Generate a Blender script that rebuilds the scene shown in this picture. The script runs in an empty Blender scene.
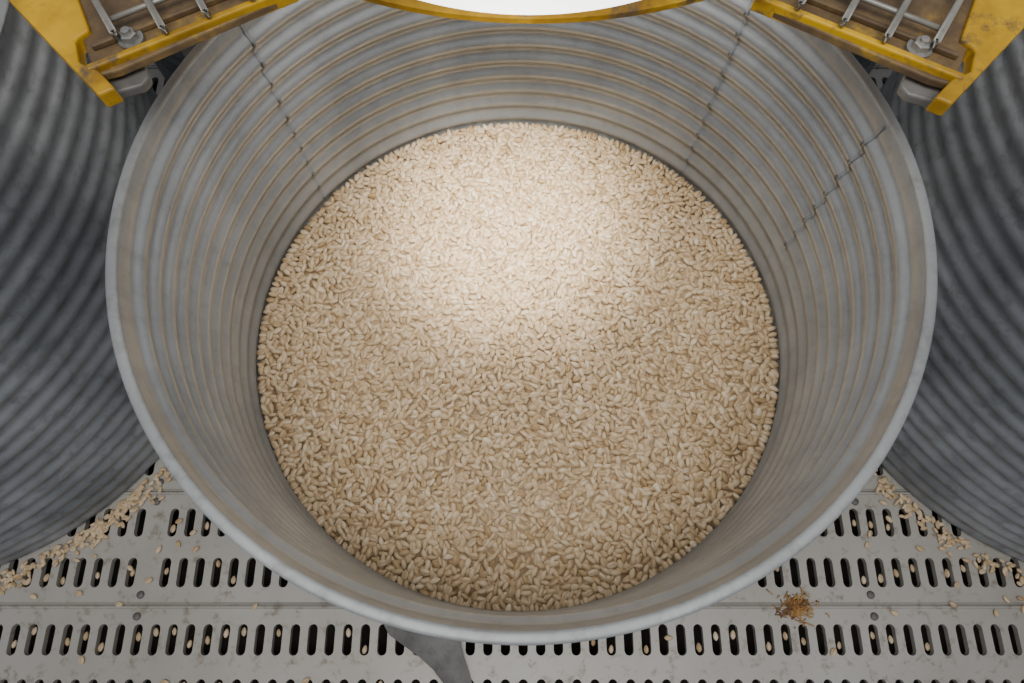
import bpy, math, random
import numpy as np
from mathutils import Vector, Matrix
random.seed(7); rng=np.random.default_rng(11)
S=0.2            # bin radius in metres; all dimensions below are in bin radii
F=700.0; TH=math.radians(20.5); CAMH=3.33
RIMZ=1.85; GZ=0.915; BX,BY=0.022,0.922
scene=bpy.context.scene
col=scene.collection

# ---------------------------------------------------------------- materials
def mat_new(name):
    m=bpy.data.materials.new(name); m.use_nodes=True
    nt=m.node_tree; return m,nt,nt.nodes["Principled BSDF"]
def ramp(nt,fac,stops):
    r=nt.nodes.new("ShaderNodeValToRGB")
    e=r.color_ramp.elements
    while len(e)<len(stops): e.new(0.5)
    for i,(p,c) in enumerate(stops):
        e[i].position=p; e[i].color=(*c,1)
    nt.links.new(fac,r.inputs[0]); return r.outputs[0]
def noise(nt,scale,detail=5,mapscale=None,rough=0.55):
    tc=nt.nodes.new("ShaderNodeTexCoord"); n=nt.nodes.new("ShaderNodeTexNoise")
    n.inputs["Scale"].default_value=scale; n.inputs["Detail"].default_value=detail; n.inputs["Roughness"].default_value=rough
    if mapscale:
        mp=nt.nodes.new("ShaderNodeMapping"); mp.inputs["Scale"].default_value=mapscale
        nt.links.new(tc.outputs["Object"],mp.inputs[0]); nt.links.new(mp.outputs[0],n.inputs["Vector"])
    else: nt.links.new(tc.outputs["Object"],n.inputs["Vector"])
    return n.outputs["Fac"]
def mixc(nt,fac,a,b,mode='MIX'):
    m=nt.nodes.new("ShaderNodeMix"); m.data_type='RGBA'; m.blend_type=mode
    if hasattr(fac,'links'): nt.links.new(fac,m.inputs[0])
    else: m.inputs[0].default_value=fac
    for i,v in ((6,a),(7,b)):
        if hasattr(v,'links'): nt.links.new(v,m.inputs[i])
        else: m.inputs[i].default_value=(*v,1)
    return m.outputs[2]
def bump(nt,p,h,strength,dist):
    b=nt.nodes.new("ShaderNodeBump"); b.inputs["Strength"].default_value=strength; b.inputs["Distance"].default_value=dist
    nt.links.new(h,b.inputs["Height"]); nt.links.new(b.outputs[0],p.inputs["Normal"])
def metal_mat(name,c1,c2,c3,metallic,r1,r2,streak=0.8,speck=0.6):
    m,nt,p=mat_new(name)
    a=ramp(nt,noise(nt,14,8),[(0.3,c1),(0.55,c2),(0.75,c3)])
    b=ramp(nt,noise(nt,30,4,(1,1,0.08)),[(0.35,(0.72,0.72,0.72)),(0.65,(1,1,1))])
    c=mixc(nt,streak,a,b,'MULTIPLY')
    sp=ramp(nt,noise(nt,110,8,None,0.7),[(0.33,(0.6,0.59,0.57)),(0.5,(1,1,1))])
    nt.links.new(mixc(nt,speck,c,sp,'MULTIPLY'),p.inputs["Base Color"])
    rr=ramp(nt,noise(nt,40,6),[(0.3,(r1,)*3),(0.7,(r2,)*3)])
    nt.links.new(rr,p.inputs["Roughness"]); p.inputs["Metallic"].default_value=metallic
    bump(nt,p,noise(nt,160,3),0.15,0.001)
    return m
M_galv=metal_mat("galvanized_steel",(0.265,0.285,0.30),(0.32,0.34,0.355),(0.37,0.39,0.405),0.50,0.40,0.50,0.5,0.35)
M_rim=metal_mat("dull_rim_steel",(0.26,0.27,0.27),(0.32,0.33,0.33),(0.38,0.39,0.385),0.35,0.45,0.58,0.3,0.6)
M_galv2=metal_mat("aged_galvanized_steel",(0.26,0.28,0.30),(0.38,0.40,0.425),(0.52,0.54,0.56),0.6,0.42,0.56,1.0,0.8)
M_seam=metal_mat("dull_seam_steel",(0.20,0.215,0.23),(0.26,0.28,0.30),(0.34,0.36,0.38),0.4,0.4,0.6,0.3,0.5)
M_mark=metal_mat("crimp_mark_steel",(0.11,0.115,0.12),(0.17,0.175,0.18),(0.25,0.255,0.26),0.4,0.45,0.65)
M_dark=metal_mat("dark_steel",(0.12,0.115,0.105),(0.175,0.17,0.16),(0.26,0.255,0.24),0.3,0.5,0.7)
M_bolt=metal_mat("zinc_bolt",(0.30,0.30,0.28),(0.42,0.41,0.38),(0.55,0.54,0.5),0.7,0.35,0.5)
M_wire=metal_mat("wire_steel",(0.26,0.245,0.21),(0.38,0.365,0.32),(0.48,0.465,0.42),0.5,0.4,0.55)

m,nt,p=mat_new("yellow_paint"); M_yel=m
c=ramp(nt,noise(nt,9,6),[(0.30,(0.38,0.21,0.008)),(0.5,(0.64,0.37,0.006)),(0.75,(0.75,0.45,0.008))])
w=ramp(nt,noise(nt,38,8,None,0.72),[(0.36,(1,1,1)),(0.45,(0,0,0))])
c=mixc(nt,0.9,c,ramp(nt,noise(nt,20,8,None,0.65),[(0.37,(0.38,0.33,0.26)),(0.60,(1,1,1))]),'MULTIPLY')
nt.links.new(mixc(nt,w,c,(0.12,0.08,0.04)),p.inputs["Base Color"]); p.inputs["Roughness"].default_value=0.42
m,nt,p=mat_new("dirty_rusted_paint"); M_rust=m
c=ramp(nt,noise(nt,22,8,None,0.7),[(0.32,(0.045,0.03,0.016)),(0.48,(0.11,0.07,0.034)),(0.58,(0.18,0.115,0.045)),(0.66,(0.40,0.24,0.015))])
nt.links.new(c,p.inputs["Base Color"]); p.inputs["Roughness"].default_value=0.6
bump(nt,p,noise(nt,60,6),0.3,0.002)

m,nt,p=mat_new("perforated_panel_metal"); M_floor=m
c=ramp(nt,noise(nt,5,6,None,0.55),[(0.30,(0.33,0.305,0.265)),(0.5,(0.395,0.375,0.335)),(0.75,(0.45,0.43,0.39))])
w=ramp(nt,noise(nt,75,8,None,0.7),[(0.33,(1,1,1)),(0.46,(0,0,0))])
nt.links.new(mixc(nt,w,c,(0.23,0.195,0.145)),p.inputs["Base Color"]); p.inputs["Roughness"].default_value=0.5; p.inputs["Metallic"].default_value=0.15
bump(nt,p,noise(nt,90,5),0.15,0.001)
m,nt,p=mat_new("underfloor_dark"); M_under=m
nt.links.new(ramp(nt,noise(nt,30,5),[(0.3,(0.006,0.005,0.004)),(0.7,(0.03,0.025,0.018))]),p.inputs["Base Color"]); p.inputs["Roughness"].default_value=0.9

def kernel_mat(name,perobj,g=1.0):
    m,nt,p=mat_new(name)
    if perobj:
        o=nt.nodes.new("ShaderNodeObjectInfo").outputs["Random"]
    else:
        o=nt.nodes.new("ShaderNodeNewGeometry").outputs["Random Per Island"]
    st=[(0.0,(0.42,0.29,0.15)),(0.12,(0.54,0.40,0.235)),(0.55,(0.61,0.47,0.30)),(0.9,(0.68,0.54,0.365)),(1.0,(0.73,0.62,0.45))]
    c=ramp(nt,o,[(a,tuple(min(0.9,q*g) for q in b)) for a,b in st])
    at=nt.nodes.new("ShaderNodeAttribute"); at.attribute_name="crease"
    c2=mixc(nt,at.outputs["Fac"],c,(0.34,0.205,0.10))
    n=ramp(nt,noise(nt,500,3),[(0.3,(0.88,0.85,0.80)),(0.7,(1,1,1))])
    nt.links.new(mixc(nt,0.7,c2,n,'MULTIPLY'),p.inputs["Base Color"]); p.inputs["Roughness"].default_value=0.46
    p.inputs["Specular IOR Level"].default_value=0.35
    return m
M_ker=kernel_mat("barley_kernels",False); M_kers=kernel_mat("spilled_barley_kernels",False,1.0); M_ker1=kernel_mat("barley_kernel_single",True,1.08)
m,nt,p=mat_new("barley_bulk"); M_bulk=m
nt.links.new(ramp(nt,noise(nt,300,3),[(0.3,(0.30,0.20,0.11)),(0.7,(0.46,0.34,0.20))]),p.inputs["Base Color"])
m,nt,p=mat_new("dried_fluff"); M_fluff=m
nt.links.new(ramp(nt,noise(nt,90,3),[(0.35,(0.16,0.07,0.02)),(0.5,(0.40,0.20,0.06)),(0.7,(0.62,0.39,0.15))]),p.inputs["Base Color"])
m,nt,p=mat_new("lamp_diffuser"); M_lamp=m
p.inputs["Base Color"].default_value=(0.9,0.9,0.88,1); p.inputs["Emission Color"].default_value=(1,0.97,0.92,1)
nt.links.new(ramp(nt,noise(nt,6,2),[(0.3,(0.95,0.95,0.95)),(0.7,(1,1,1))]),p.inputs["Base Color"])
p.inputs["Emission Strength"].default_value=3.2

# ---------------------------------------------------------------- mesh helpers
def obj_from(name,verts,faces,mats,parent=None,smooth=False,fm=None,origin=None):
    v=np.array(verts,dtype=float)*S
    o0=np.array(origin if origin is not None else (0,0,0),dtype=float)*S
    me=bpy.data.meshes.new(name); me.from_pydata((v-o0).tolist(),[],faces)
    for mm in (mats if isinstance(mats,(list,tuple)) else [mats]): me.materials.append(mm)
    if fm is not None: me.polygons.foreach_set("material_index",fm)
    if smooth: me.polygons.foreach_set("use_smooth",[True]*len(me.polygons))
    me.update()
    o=bpy.data.objects.new(name,me); col.objects.link(o); o.location=o0
    if parent is not None:
        o.parent=parent
        o.location=Vector(o0)-abs_loc(parent)
    return o
def abs_loc(o):
    l=Vector(o.location)
    while o.parent: o=o.parent; l=l+Vector(o.location)
    return l
def lathe(profile,seg,cx=0,cy=0,a0=0,a1=2*math.pi):
    full=abs(a1-a0-2*math.pi)<1e-6
    n=seg if full else seg+1
    vs=[];fs=[]
    for i in range(n):
        a=a0+(a1-a0)*i/seg; ca,sa=math.cos(a),math.sin(a)
        for r,z in profile: vs.append((cx+r*ca,cy+r*sa,z))
    P=len(profile)
    for i in range(seg):
        j=(i+1)%n
        for k in range(P-1):
            fs.append((i*P+k,j*P+k,j*P+k+1,i*P+k+1))
    return vs,fs
def prism(poly,z0,z1):
    n=len(poly)
    vs=[(x,y,z0) for x,y in poly]+[(x,y,z1) for x,y in poly]
    ar=sum(poly[i][0]*poly[(i+1)%n][1]-poly[(i+1)%n][0]*poly[i][1] for i in range(n))
    idx=list(range(n))
    if ar<0: idx=idx[::-1]
    fs=[tuple(reversed(idx)),tuple(i+n for i in idx)]
    for k in range(n):
        a,b=idx[k],idx[(k+1)%n]; fs.append((a,b,b+n,a+n))
    return vs,fs
def tube(path,r,n=8):
    path=[Vector(p) for p in path]; vs=[];fs=[]
    for i,p in enumerate(path):
        t=(path[min(i+1,len(path)-1)]-path[max(i-1,0)]).normalized()
        u=t.cross(Vector((0,0,1)))
        if u.length<1e-3: u=t.cross(Vector((1,0,0)))
        u.normalize(); w=t.cross(u)
        for k in range(n):
            a=2*math.pi*k/n; vs.append(tuple(p+u*(r*math.cos(a))+w*(r*math.sin(a))))
    for i in range(len(path)-1):
        for k in range(n):
            k2=(k+1)%n; fs.append((i*n+k,i*n+k2,(i+1)*n+k2,(i+1)*n+k))
    fs.append(tuple(range(n))[::-1]); fs.append(tuple((len(path)-1)*n+k for k in range(n)))
    return vs,fs
def merge(*parts):
    V=[];Fc=[]
    for v,f in parts:
        o=len(V); V+=list(v); Fc+=[tuple(i+o for i in q) for q in f]
    return V,Fc
def bevel(o,w,seg=2):
    b=o.modifiers.new("bevel","BEVEL"); b.width=w*S; b.segments=seg; b.limit_method='ANGLE'
def W(px,py,h):
    """measured photo position -> plan position on the level h below eye height"""
    a=math.atan((341.5-py)/F)+TH; Y=h*math.tan(a)
    d=Y*math.sin(TH)+h*math.cos(TH)
    return ((px-512)/F*d, Y)

# ---------------------------------------------------------------- bins
PITCH=0.080
def wall_r(d,mean,amp,smooth_top=0.05,pitch=PITCH):
    if d<smooth_top: return mean+amp+0.012*(1-d/smooth_top)**1.5
    q=(d-smooth_top)/pitch
    return mean+amp*math.cos(2*math.pi*q)
def inner_profile(dmax,step=PITCH/10):
    pr=[]; d=0.006
    while d<dmax:
        k=min(1.0,max(0.0,(d-0.55)/0.4))
        pr.append((wall_r(d,0.955-0.002*k,0.0100-0.0028*k),RIMZ-d)); d+=step
    return pr
def bin_profile(oamp=0.009,opitch=PITCH):
    pr=[(0.0,0.0),(0.93,0.0),(0.96,0.0)]
    outer=[]; d=0.03
    while d<RIMZ-0.01:
        outer.append((wall_r(d,0.973,oamp,0.06,opitch),RIMZ-d)); d+=opitch/10
    pr+=outer[::-1]
    pr+=inner_profile(RIMZ-0.03)
    pr+=[(0.94,0.02),(0.0,0.02)]
    return pr
bv,bf=lathe(bin_profile(0.008),200)
rimpr=[]
for k in range(0,19):
    a=math.radians(-80+340*k/18)
    rimpr.append((0.986+0.0135*math.copysign(abs(math.cos(a))**0.7,math.cos(a)),RIMZ-0.010+0.007*math.copysign(abs(math.sin(a))**0.7,math.sin(a))))
rimpr.append(rimpr[0])
rv,rf=lathe(rimpr,200)
def seam(ang,halfw,dmax):
    pr=[(r-0.003,z) for r,z in inner_profile(dmax) if z<RIMZ-0.02]
    vs1,fs1=lathe(pr,3,0,0,ang-halfw,ang+halfw)
    parts=[(vs1,fs1)]; n1=len(fs1)
    d=0.05+PITCH/2
    while d<dmax-0.01:
        zc=RIMZ-d; rc=0.9445
        aa=ang+halfw*0.5
        vs=[];fs=[]
        nu,nv=6,8; sz=random.uniform(0.6,0.95)
        for i in range(nu+1):
            ph=math.pi*i/nu
            for k in range(nv):
                t=2*math.pi*k/nv
                lx=0.004*math.cos(ph); lt=sz*0.008*math.sin(ph)*math.cos(t); lz=sz*0.013*math.sin(ph)*math.sin(t)
                rr=rc+lx; 
                vs.append((rr*math.cos(aa)-lt*math.sin(aa),rr*math.sin(aa)+lt*math.cos(aa),zc+lz))
        for i in range(nu):
            for k in range(nv):
                k2=(k+1)%nv; fs.append((i*nv+k,i*nv+k2,(i+1)*nv+k2,(i+1)*nv+k))
        parts.append((vs,fs)); d+=PITCH
    V,Fc=merge(*parts)
    return V,Fc,[0]*n1+[1]*(len(Fc)-n1)

e=bpy.data.objects.new("corrugated_bin",None); e.empty_display_size=0.05; col.objects.link(e)
main=e; e.location=(BX*S,BY*S,0)
shell=obj_from("bin_shell",bv,bf,M_galv,None,True); shell.parent=main
rim=obj_from("rim",rv,rf,M_rim,None,True); rim.parent=main
e["label"]="round corrugated galvanized steel bin filled with pale barley"; e["category"]="bin"; e["group"]="corrugated galvanized grain bins"
for a,dm in ((14,0.70),(46,0.90),(143,0.90)):
    sv,sf,sm=seam(math.radians(a),0.006,dm)
    so=obj_from("seam",sv,sf,[M_seam,M_mark],None,True,sm); so.parent=main
rows=[]
for (cx,cy,w,z) in [(-.425,-.985,.34,.045),(-.40,-1.05,.31,.045),(-.37,-1.09,.25,.040),(-.325,-1.14,.19,.032),(-.285,-1.19,.15,.022),(-.25,-1.25,.12,.016),(-.225,-1.34,.10,.012)]:
    n=8; rows.append([(cx+w*(k/n-0.5),cy,z+0.008*math.sin(math.pi*k/n)) for k in range(n+1)])
V=[];Q=[]
for layer,dz in ((0,0.0),(1,-0.009)):
    for r in rows:
        for x,y,z in r: V.append((x,y,z+dz))
n=8;R=len(rows);o1=R*(n+1)
for i in range(R-1):
    for k in range(n):
        a=i*(n+1)+k; Q.append((a,a+n+1,a+n+2,a+1)); Q.append((a+o1,a+1+o1,a+n+2+o1,a+n+1+o1))
    for k in (0,n):
        a=i*(n+1)+k; Q.append((a,a+o1,a+n+1+o1,a+n+1))
for i in (0,R-1):
    for k in range(n):
        a=i*(n+1)+k; Q.append((a,a+1,a+1+o1,a+o1))
ft=obj_from("foot",V,Q,M_dark,None,False); ft.parent=main; ft["label"]="bent dark steel foot tab"

SR=1.42
SX,SY=2.81,1.45
SIDE=[(-SX,SY,SR,"large shadowed corrugated steel bin beside the filled bin"),(SX+0.045,SY,SR,"large shadowed corrugated steel bin beside the filled bin"),
      (-1.22,3.42,1.0,"corrugated galvanized bin standing in the next row"),(1.26,3.42,1.0,"corrugated galvanized bin standing in the next row")]
b2,f2=lathe(bin_profile(0.0042,0.088),200)
s2=obj_from("bin_shell",b2,f2,M_galv2,None,True)
for i,(x,y,r,l) in enumerate(SIDE):
    e=main.copy(); col.objects.link(e); e.location=(x*S,y*S,0); e["label"]=l; e.scale=(r,r,1)
    if i==0: s=s2
    else:
        s=s2.copy(); col.objects.link(s)
    s.parent=e
    r2=rim.copy(); col.objects.link(r2); r2.parent=e
    e.rotation_euler=(0,0,random.uniform(0,6))

# ---------------------------------------------------------------- kernels
NS,NR=10,9
KW=0.61
def kernel_base():
    vs=[];cr=[]
    for i in range(NR):
        t=-1+2*i/(NR-1); t=math.sin(t*math.pi/2)
        w=max(0.02,(1-abs(t)**2.1))**0.62*(1-0.10*t)
        for k in range(NS):
            a=2*math.pi*k/NS+math.pi/2
            y=math.cos(a)*w*0.5; z=math.sin(a)*w*0.43
            c=0
            if k==0: z-=0.09*w; c=1 if abs(t)<0.97 else 0.5
            vs.append((t*0.5,y*KW,z*KW)); cr.append(c*0.65)
    fs=[]
    for i in range(NR-1):
        for k in range(NS):
            k2=(k+1)%NS; fs.append((i*NS+k,(i+1)*NS+k,(i+1)*NS+k2,i*NS+k2))
    return np.array(vs),np.array(fs),np.array(cr)
KV,KF,KC=kernel_base()
def rotmats(yaw,pitch,roll):
    cy,sy=np.cos(yaw),np.sin(yaw);cp,sp=np.cos(pitch),np.sin(pitch);cr,sr=np.cos(roll),np.sin(roll)
    R=np.zeros((len(yaw),3,3))
    R[:,0,0]=cy*cp;R[:,0,1]=cy*sp*sr-sy*cr;R[:,0,2]=cy*sp*cr+sy*sr
    R[:,1,0]=sy*cp;R[:,1,1]=sy*sp*sr+cy*cr;R[:,1,2]=sy*sp*cr-cy*sr
    R[:,2,0]=-sp;R[:,2,1]=cp*sr;R[:,2,2]=cp*cr
    return R
def kernels_mesh(name,pos,L,tilt,extra=None,yaw=None,mat=None):
    n=len(pos)
    if yaw is None: yaw=rng.uniform(0,2*np.pi,n)
    pitch=rng.normal(0,tilt,n)
    roll=np.where(rng.random(n)<0.35,rng.normal(0,0.5,n),rng.uniform(0.8,2*np.pi-0.8,n))
    R=rotmats(yaw,pitch,roll)
    sc=L*rng.uniform(0.84,1.14,n)
    fat=rng.uniform(0.88,1.12,(n,1,1))
    base=np.repeat(KV[None],n,0).copy(); base[:,:,1:]*=fat
    v=np.einsum('nij,nkj->nki',R,base)*sc[:,None,None]+pos[:,None,:]
    v=v.reshape(-1,3)
    f=(KF[None]+np.arange(n)[:,None,None]*len(KV)).reshape(-1,4)
    cr=np.tile(KC,n); fm=np.zeros(len(f),int)
    if extra:
        ev,ef=extra; ef=np.array(ef)+len(v); v=np.vstack([v,np.array(ev)]); f=np.vstack([f,ef]); cr=np.concatenate([cr,np.zeros(len(ev))]); fm=np.concatenate([fm,np.ones(len(ef),int)])
    v=v*S
    me=bpy.data.meshes.new(name)
    me.vertices.add(len(v)); me.vertices.foreach_set("co",v.ravel())
    me.loops.add(f.size); me.loops.foreach_set("vertex_index",f.ravel().astype(np.int32))
    me.polygons.add(len(f)); me.polygons.foreach_set("loop_start",np.arange(0,f.size,4,dtype=np.int32))
    me.materials.append(mat or M_ker); me.materials.append(M_bulk)
    me.polygons.foreach_set("material_index",fm.astype(np.int32))
    me.polygons.foreach_set("use_smooth",np.ones(len(f),bool))
    me.update(calc_edges=True)
    at=me.attributes.new("crease","FLOAT","POINT"); at.data.foreach_set("value",cr.astype(np.float32))
    o=bpy.data.objects.new(name,me); col.objects.link(o); return o
def relaxed_pack(rad,area,L,Wd,iters=34):
    """settle capsules side by side so that neighbours hardly overlap"""
    p=math.sqrt(area/0.866); pts=[]
    n=int(rad/p/0.866)+4
    for i in range(-n,n+1):
        for j in range(-n,n+1):
            x=(j+0.5*(i%2))*p+random.uniform(-.4,.4)*p; y=i*p*0.866+random.uniform(-.4,.4)*p
            if math.hypot(x,y)<rad+0.3*p: pts.append((x,y))
    P=np.array(pts); N=len(P)
    th=rng.uniform(0,np.pi,N)
    off=(L-Wd)/2
    offs=np.array([-1,-0.0,1])*off
    from mathutils import kdtree
    for it in range(iters):
        if it%5==0:
            kd=kdtree.KDTree(N)
            for i in range(N): kd.insert((P[i,0],P[i,1],0),i)
            kd.balance()
            I=[];J=[]
            for i in range(N):
                for co,j,d in kd.find_range((P[i,0],P[i,1],0),L*1.15):
                    if j>i: I.append(i);J.append(j)
            I=np.array(I);J=np.array(J)
        D=np.stack([np.cos(th),np.sin(th)],1)
        force=np.zeros((N,2)); tor=np.zeros(N)
        for a in offs:
            for b in offs:
                ra=D[I]*a; rb=D[J]*b
                pa=P[I]+ra; pb=P[J]+rb
                d=pa-pb; dist=np.hypot(d[:,0],d[:,1])+1e-9
                ov=np.maximum(0,Wd*0.97-dist); u=d/dist[:,None]; fo=u*(ov*0.22)[:,None]
                np.add.at(force,I,fo); np.add.at(force,J,-fo)
                np.add.at(tor,I,ra[:,0]*fo[:,1]-ra[:,1]*fo[:,0]); np.add.at(tor,J,-(rb[:,0]*fo[:,1]-rb[:,1]*fo[:,0]))
        P+=force; th+=np.clip(tor/(off*off)*0.4,-0.3,0.3)
        r=np.hypot(P[:,0],P[:,1]); m=r>rad
        P[m]*=(rad/r[m])[:,None]
    return P,th
KL=0.0362
def gz(x,y): return GZ+0.005*np.sin(5*x+1)*np.cos(4*y)+0.006*(1-(x*x+y*y))
AR=KL*KL*KW*0.76
P1,T1=relaxed_pack(0.941,AR,KL,KL*KW)
P2,T2=relaxed_pack(0.943,AR*1.05,KL,KL*KW,6)
a1=np.column_stack([P1,gz(P1[:,0],P1[:,1])+rng.uniform(-.0025,.0025,len(P1))])
a2=np.column_stack([P2,gz(P2[:,0],P2[:,1])-0.009+rng.uniform(-.002,.002,len(P2))])
ex=lathe([(0.05,0.03),(0.93,0.03),(0.950,GZ-0.009),(0.6,GZ-0.007),(0.001,GZ-0.005)],96)
g=kernels_mesh("barley_grain",np.vstack([a1,a2]),KL,0.13,ex,np.concatenate([T1,T2])+np.pi*(rng.random(len(T1)+len(T2))<0.5))
g.location=(BX*S,BY*S,0)
g["label"]="level bed of pale cream barley kernels filling the steel bin"; g["category"]="grain"; g["kind"]="stuff"

for s0,(bx,by) in enumerate(((SIDE[0][0],SIDE[0][1]),(SIDE[1][0],SIDE[1][1]))):
    pts=[]
    while len(pts)<(520 if s0==0 else 330):
        ang=random.uniform(math.radians(-90),math.radians(-5)) if s0==0 else random.uniform(math.radians(185),math.radians(270))
        off=min(abs(random.gauss(0,0.042)),0.18)
        rr=SR*0.985+0.018+off
        x=bx+rr*math.cos(ang); y=by+rr*math.sin(ang)
        if math.hypot(x-BX,y-BY)<1.0 : continue
        if random.random()>0.75+0.25*math.sin(ang*13): continue
        pts.append((x,y,0.009+max(0,0.010*(1-off/0.05))*random.random()))
    o=kernels_mesh("spilled_grain",np.array(pts),KL*0.88,0.10,None,None,M_kers)
    o["label"]="spilled barley kernels strewn along the base of a steel bin"; o["category"]="grain"; o["kind"]="stuff"

# ---------------------------------------------------------------- floor
PX=0.0770; SEAM0=-0.01; PLK=0.50; T=0.03
SW,SL=0.0205,0.064
NC=58
JOINTS=[-1.665,1.60]
fv=[];ff=[];fmi=[]
def addq(vs,fs,mi):
    o=len(fv); fv.extend(vs); ff.extend([tuple(i+o for i in q) for q in fs]); fmi.extend([mi]*len(fs))
slots=[]
def cell(x0,x1,y0,y1,cy,hole=True):
    cx=(x0+x1)/2
    if not hole:
        addq([(x0,y0,0),(x1,y0,0),(x1,y1,0),(x0,y1,0)],[(0,1,2,3)],0); return
    inn=[];out=[]
    yt=cy+SL-SW; yb=cy-SL+SW
    for k in range(7):
        a=math.pi*k/6; inn.append((cx+SW*math.cos(a),yt+SW*math.sin(a)))
    for k in range(7):
        a=math.pi+math.pi*k/6; inn.append((cx+SW*math.cos(a),yb+SW*math.sin(a)))
    q=(x1-x0)/4
    out=[(x1,yt),(x1,y1),(cx+q,y1),(cx,y1),(cx-q,y1),(x0,y1),(x0,yt),(x0,yb),(x0,y0),(cx-q,y0),(cx,y0),(cx+q,y0),(x1,y0),(x1,yb)]
    vs=[(x,y,0) for x,y in out]+[(x,y,0) for x,y in inn]+[(x,y,-T) for x,y in inn]
    fs=[]
    for k in range(14):
        k2=(k+1)%14
        fs.append((k,k2,14+k2,14+k)); fs.append((14+k,14+k2,28+k2,28+k))
    addq(vs,fs,0); slots.append((cx,cy))
xa,xb=-NC*PX+0.01,NC*PX+0.01
def strip(pts):   # extruded cross-section running along the planks
    vs=[(xa,y,z) for y,z in pts]+[(xb,y,z) for y,z in pts]; n=len(pts)
    addq(vs,[(k,k+n,k+1+n,k+1) for k in range(n-1)],0)
for pi in range(-4,11):
    ys=SEAM0+pi*PLK
    y0=ys+0.014; ym=ys+0.25; y1=ys+PLK-0.014
    for ix in range(-NC,NC):
        x0=ix*PX+0.01; x1=x0+PX
        hole=not (x0<=JOINTS[0]<x1 and pi>=0)
        cell(x0,x1,y0,ym,ys+0.14,hole); cell(x0,x1,ym,y1,ys+0.36,hole)
    strip([(ys-0.014,0),(ys-0.011,0.006),(ys-0.006,0.008),(ys-0.001,0.006),(ys+0.000,-0.010),(ys+0.003,-0.010),(ys+0.004,0.0),(ys+0.009,0.004),(ys+0.014,0)])
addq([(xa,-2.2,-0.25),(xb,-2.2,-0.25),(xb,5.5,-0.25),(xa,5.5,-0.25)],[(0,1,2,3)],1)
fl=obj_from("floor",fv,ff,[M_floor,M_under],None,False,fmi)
fl["kind"]="structure"; fl["label"]="grey perforated metal floor panels with rows of slots"; fl["category"]="floor"

def near_side(x,y,m):
    return any(math.hypot(x-s[0],y-s[1])<SR+m for s in SIDE[:2])
sv,sf=lathe([(0.0,0.010),(0.010,0.010),(0.016,0.007),(0.018,0.0)],16); first=None
for j in JOINTS:
    for pi in range(-1,3):
        for dy in (0.045,-0.045):
            y=SEAM0+pi*PLK+dy
            x=j+0.004
            if near_side(x,y,0.04): continue
            if first is None:
                first=obj_from("floor_screw",sv,sf,M_dark,None,True); o=first
            else:
                o=first.copy(); col.objects.link(o)
            o.location=(x*S,y*S,0.0)
            o["label"]="small dark screw head in the perforated floor"; o["category"]="screw"; o["group"]="floor panel screws"

def kernel_obj():
    me=bpy.data.meshes.new("barley_kernel"); me.from_pydata((KV*KL*S).tolist(),[],KF.tolist()); me.materials.append(M_ker1)
    me.polygons.foreach_set("use_smooth",[True]*len(me.polygons))
    at=me.attributes.new("crease","FLOAT","POINT"); at.data.foreach_set("value",KC.astype(np.float32)); return me
kme=kernel_obj()
def put_kernel(x,y,z,yaw,label):
    o=bpy.data.objects.new("barley_kernel",kme); col.objects.link(o)
    o.location=(x*S,y*S,z*S); o.rotation_euler=(random.choice([0,math.pi,random.uniform(-.6,.6)]),random.uniform(-.08,.08),yaw)
    s=random.uniform(0.85,1.1); o.scale=(s,s,s)
    o["label"]=label; o["category"]="barley kernel"; o["group"]="loose barley kernels on the floor"
vis=[s for s in slots if -0.45<s[1]<0.75 and abs(s[0])<2.5 and math.hypot(s[0]-BX,s[1]-BY)>1.03 and not near_side(s[0],s[1],0)]
random.shuffle(vis)
for cx,cy in vis[:105]:
    put_kernel(cx,cy+random.uniform(-.04,.04),random.uniform(-0.016,-0.008),math.pi/2+random.uniform(-.2,.2),"cream barley kernel lodged in a floor slot")
cnt=0
while cnt<60:
    x=random.uniform(-2.5,2.5); y=random.uniform(-0.55,0.7)
    if math.hypot(x-BX,y-BY)<1.03 or near_side(x,y,0.03): continue
    near=min(math.hypot(x-s[0],y-s[1])-SR for s in SIDE[:2])
    if random.random()>math.exp(-near*5)+0.06: continue
    put_kernel(x,y,0.0115,random.uniform(0,6.28),"cream barley kernel lying on the perforated floor"); cnt+=1

cx,cy=W(795,607,CAMH); parts=[]
for i in range(240):
    a=random.uniform(0,6.28); r0=abs(random.gauss(0,0.032)); el=random.uniform(0.0,0.8); L=random.uniform(0.012,0.034)
    p0=Vector((cx+r0*math.cos(a*3)*1.3,cy+r0*math.sin(a*3),0.006)); d=Vector((math.cos(a)*math.cos(el),math.sin(a)*math.cos(el),math.sin(el)))
    b=Vector((random.uniform(-1,1),random.uniform(-1,1),-0.6))
    parts.append(tube([p0+d*(L*t)+b*(0.022*t*t) + Vector((0,0,0.004)) for t in (0,.33,.66,1)],0.0025,4))
vv,fc=merge(*parts); vv=[(x,y,max(z,0.003)) for x,y,z in vv]
o=obj_from("dried_plant_fluff",vv,fc,M_fluff,None,True,None,(cx,cy,0))
o["label"]="small golden brown tuft of dried plant fluff on the floor"; o["category"]="debris"; o["kind"]="stuff"

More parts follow.
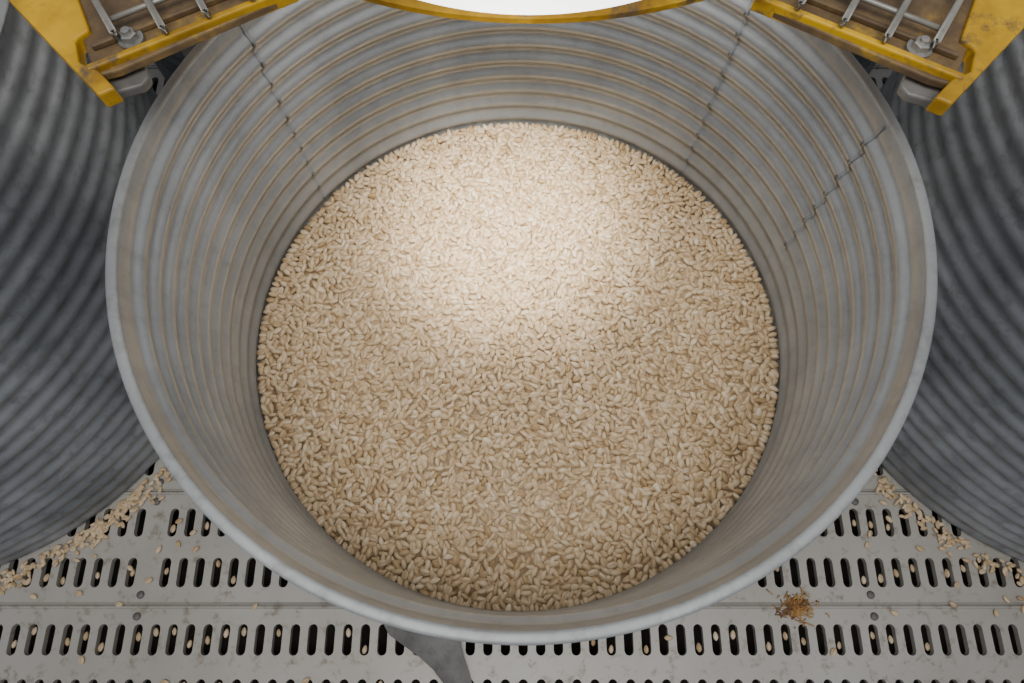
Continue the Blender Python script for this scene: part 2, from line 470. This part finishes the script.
# ---------------------------------------------------------------- yellow machine frame above the bin
fr=bpy.data.objects.new("dispenser_frame",None); fr.empty_display_size=0.05; col.objects.link(fr); fr.location=(0,2.15*S,0)
fr["label"]="yellow steel frame with wire guards and glowing round lamp"; fr["category"]="machine frame"
HR=1.30; ZR=CAMH-HR
yo=W(532,19,HR)[1]; yi=W(530,15,HR)[1]; xo=W(530,14,HR)[0]
RO,RI=1.22,0.80; NSEG=128
V=[];Q=[]
for k in range(NSEG):
    a=2*math.pi*k/NSEG
    po=(xo+0.01+RO*math.cos(a),yo+RO+RO*math.sin(a)); pi_=(xo+RI*math.cos(a),yi+RI+RI*math.sin(a))
    V+=[(po[0],po[1],ZR),(po[0],po[1],ZR-0.015),(pi_[0],pi_[1],ZR-0.015),(pi_[0],pi_[1],ZR)]
for k in range(NSEG):
    j=(k+1)%NSEG
    for q in range(4):
        q2=(q+1)%4; Q.append((k*4+q,k*4+q2,j*4+q2,j*4+q))
obj_from("lamp_collar",V,Q,M_yel,fr)
dv,df=lathe([(0.001,ZR-0.003),(RI-0.004,ZR-0.003),(RI-0.004,ZR-0.012),(0.001,ZR-0.012)],96,xo,yi+RI)
o=obj_from("lamp_diffuser",dv,df,M_lamp,fr); o["label"]="glowing white round diffuser"

def bracket(mir,dx,dy):
    def T(px,py): 
        return ((1044-px) if mir else px)+dx, py+dy
    def P(px,py,h): 
        a,b=T(px,py); return W(a,b,h)
    def seg(a,b,w,h):
        A=Vector(P(*a,h));B=Vector(P(*b,h)); d=(B-A).normalized(); nrm=Vector((-d.y,d.x))*w/2
        return [tuple(A+nrm),tuple(B+nrm),tuple(B-nrm),tuple(A-nrm)]
    h0=1.15; z=CAMH-h0
    v0,f0=prism([P(*q,h0) for q in [(45,-60),(300,-60),(290,-4),(118,70),(96,76),(88,55)]],z-0.02,z)
    br=obj_from("bracket",v0,f0,M_rust,fr,origin=(*P(200,0,h0),z)); bevel(br,0.004)
    br["label"]="rust-stained tray bracket of the yellow frame"
    v,f=prism([P(*q,h0) for q in [(-45,-60),(58,-60),(92,34),(78,44),(82,66),(101,74),(118,92),(101,99),(8,0)]],z-0.03,z+0.012)
    o=obj_from("side_plate",v,f,M_yel,br); bevel(o,0.005)
    v,f=prism(seg((90,73),(296,-9),0.016,h0),z-0.022,z+0.016)
    o=obj_from("rail",v,f,M_yel,br); bevel(o,0.004)
    v,f=prism(seg((94,50),(285,-24),0.012,h0),z-0.0,z+0.014)
    o=obj_from("inner_rail",v,f,M_rust,br); bevel(o,0.003)
    v,f=prism([P(*q,h0+0.04) for q in [(104,80),(146,66),(151,80),(144,88),(106,99)]],z-0.055,z-0.031)
    o=obj_from("foot",v,f,M_dark,br); bevel(o,0.005); o["label"]="grimy grey metal foot"
    zw=z+0.045
    def w3(px,py,dz=0): x,y=P(px,py,CAMH-zw-dz); return (x,y,zw+dz)
    for a,c in [((70,-50),(113,32)),((122,-50),(162,27)),((174,-50),(205,11)),((224,-50),(249,-6)),((270,-50),(288,-16))]:
        b=((a[0]+c[0])/2-1,(a[1]+c[1])/2+1)
        path=[w3(*a),w3(*b),w3(*c),w3(c[0]+3,c[1]+4,-0.02)]
        v,f=tube(path,0.0072,10); obj_from("guard_wire",v,f,M_wire,br,True)
    v,f=tube([w3(104,22,-.014),w3(160,0,-.014),w3(290,-50,-.014)],0.0060); obj_from("guard_wire",v,f,M_wire,br,True)
    bx,by=P(133,42,h0+0.0)
    wv,wf=lathe([(0.0,z+0.001),(0.026,z+0.001),(0.026,z+0.010),(0.0,z+0.010)],24,bx,by)
    nv,nf=lathe([(0.0,z+0.010),(0.018,z+0.010),(0.018,z+0.024),(0.015,z+0.027),(0.0,z+0.027)],6,bx,by)
    tv,tf=lathe([(0.009,z+0.027),(0.009,z+0.034),(0.0,z+0.035)],12,bx,by)
    v,f=merge((wv,wf),(nv,nf),(tv,tf)); obj_from("bolt",v,f,M_bolt,br)
    return br
bracket(False,0,0); bracket(True,6,9)
zb=CAMH-1.15
def box(x0,x1,y0,y1,z0,z1): return prism([(x0,y0),(x1,y0),(x1,y1),(x0,y1)],z0,z1)
for sx in (-1,1):
    v,f=box(sx*0.86-0.3,sx*0.86+0.3,1.34,2.05,zb-0.03,zb+0.0)
    o=obj_from("gusset",v,f,M_yel,fr); bevel(o,0.004)
v,f=box(-1.34,1.34,2.05,2.20,zb-0.06,zb+0.06); o=obj_from("crossbeam",v,f,M_yel,fr); bevel(o,0.01)
for sx in (-1,1):
    v,f=box(sx*1.29-0.045,sx*1.29+0.045,2.08,2.17,0.0,zb-0.06); o=obj_from("post",v,f,M_bolt,fr); bevel(o,0.006)

# ---------------------------------------------------------------- light
w=bpy.data.worlds.new("World"); scene.world=w; w.use_nodes=True
bg=w.node_tree.nodes["Background"]; bg.inputs[0].default_value=(0.86,0.90,1.0,1); bg.inputs[1].default_value=0.38
def area(name,loc,target,size,energy,color,size_y=None):
    l=bpy.data.lights.new(name,'AREA'); l.size=size*S; l.energy=energy; l.color=color
    if size_y: l.shape='RECTANGLE'; l.size_y=size_y*S
    o=bpy.data.objects.new(name,l); col.objects.link(o); o.location=Vector(loc)*S
    o.rotation_euler=(Vector(target)-Vector(loc)).to_track_quat('-Z','Y').to_euler(); return o
def spot(name,loc,target,energy,deg,soft,color):
    sp=bpy.data.lights.new(name,'SPOT'); sp.energy=energy; sp.spot_size=math.radians(deg); sp.spot_blend=1.0; sp.shadow_soft_size=soft; sp.color=color
    so=bpy.data.objects.new(name,sp); col.objects.link(so); so.location=Vector(loc)*S
    so.rotation_euler=(Vector(target)-Vector(loc)).to_track_quat('-Z','Y').to_euler(); return so
spot("under_lamp",(0.0,1.46,1.97),(0,1.30,GZ),0.8,100,0.025,(1,0.96,0.90))
spot("work_lamp",(0.0,0.62,3.0),(-0.02,1.40,GZ),25,31,0.035,(1,0.965,0.90))
area("hall_light",(0.0,-0.5,6.5),(0,1,0),4.0,9.0,(1.0,0.98,0.95),2.0)

cam=bpy.data.cameras.new("camera"); co=bpy.data.objects.new("camera",cam); col.objects.link(co)
cam.sensor_width=36; cam.lens=36*F/1024; cam.clip_start=0.01; cam.clip_end=50
co.location=(0,0,CAMH*S); co.rotation_euler=(TH,0,0)
scene.camera=co
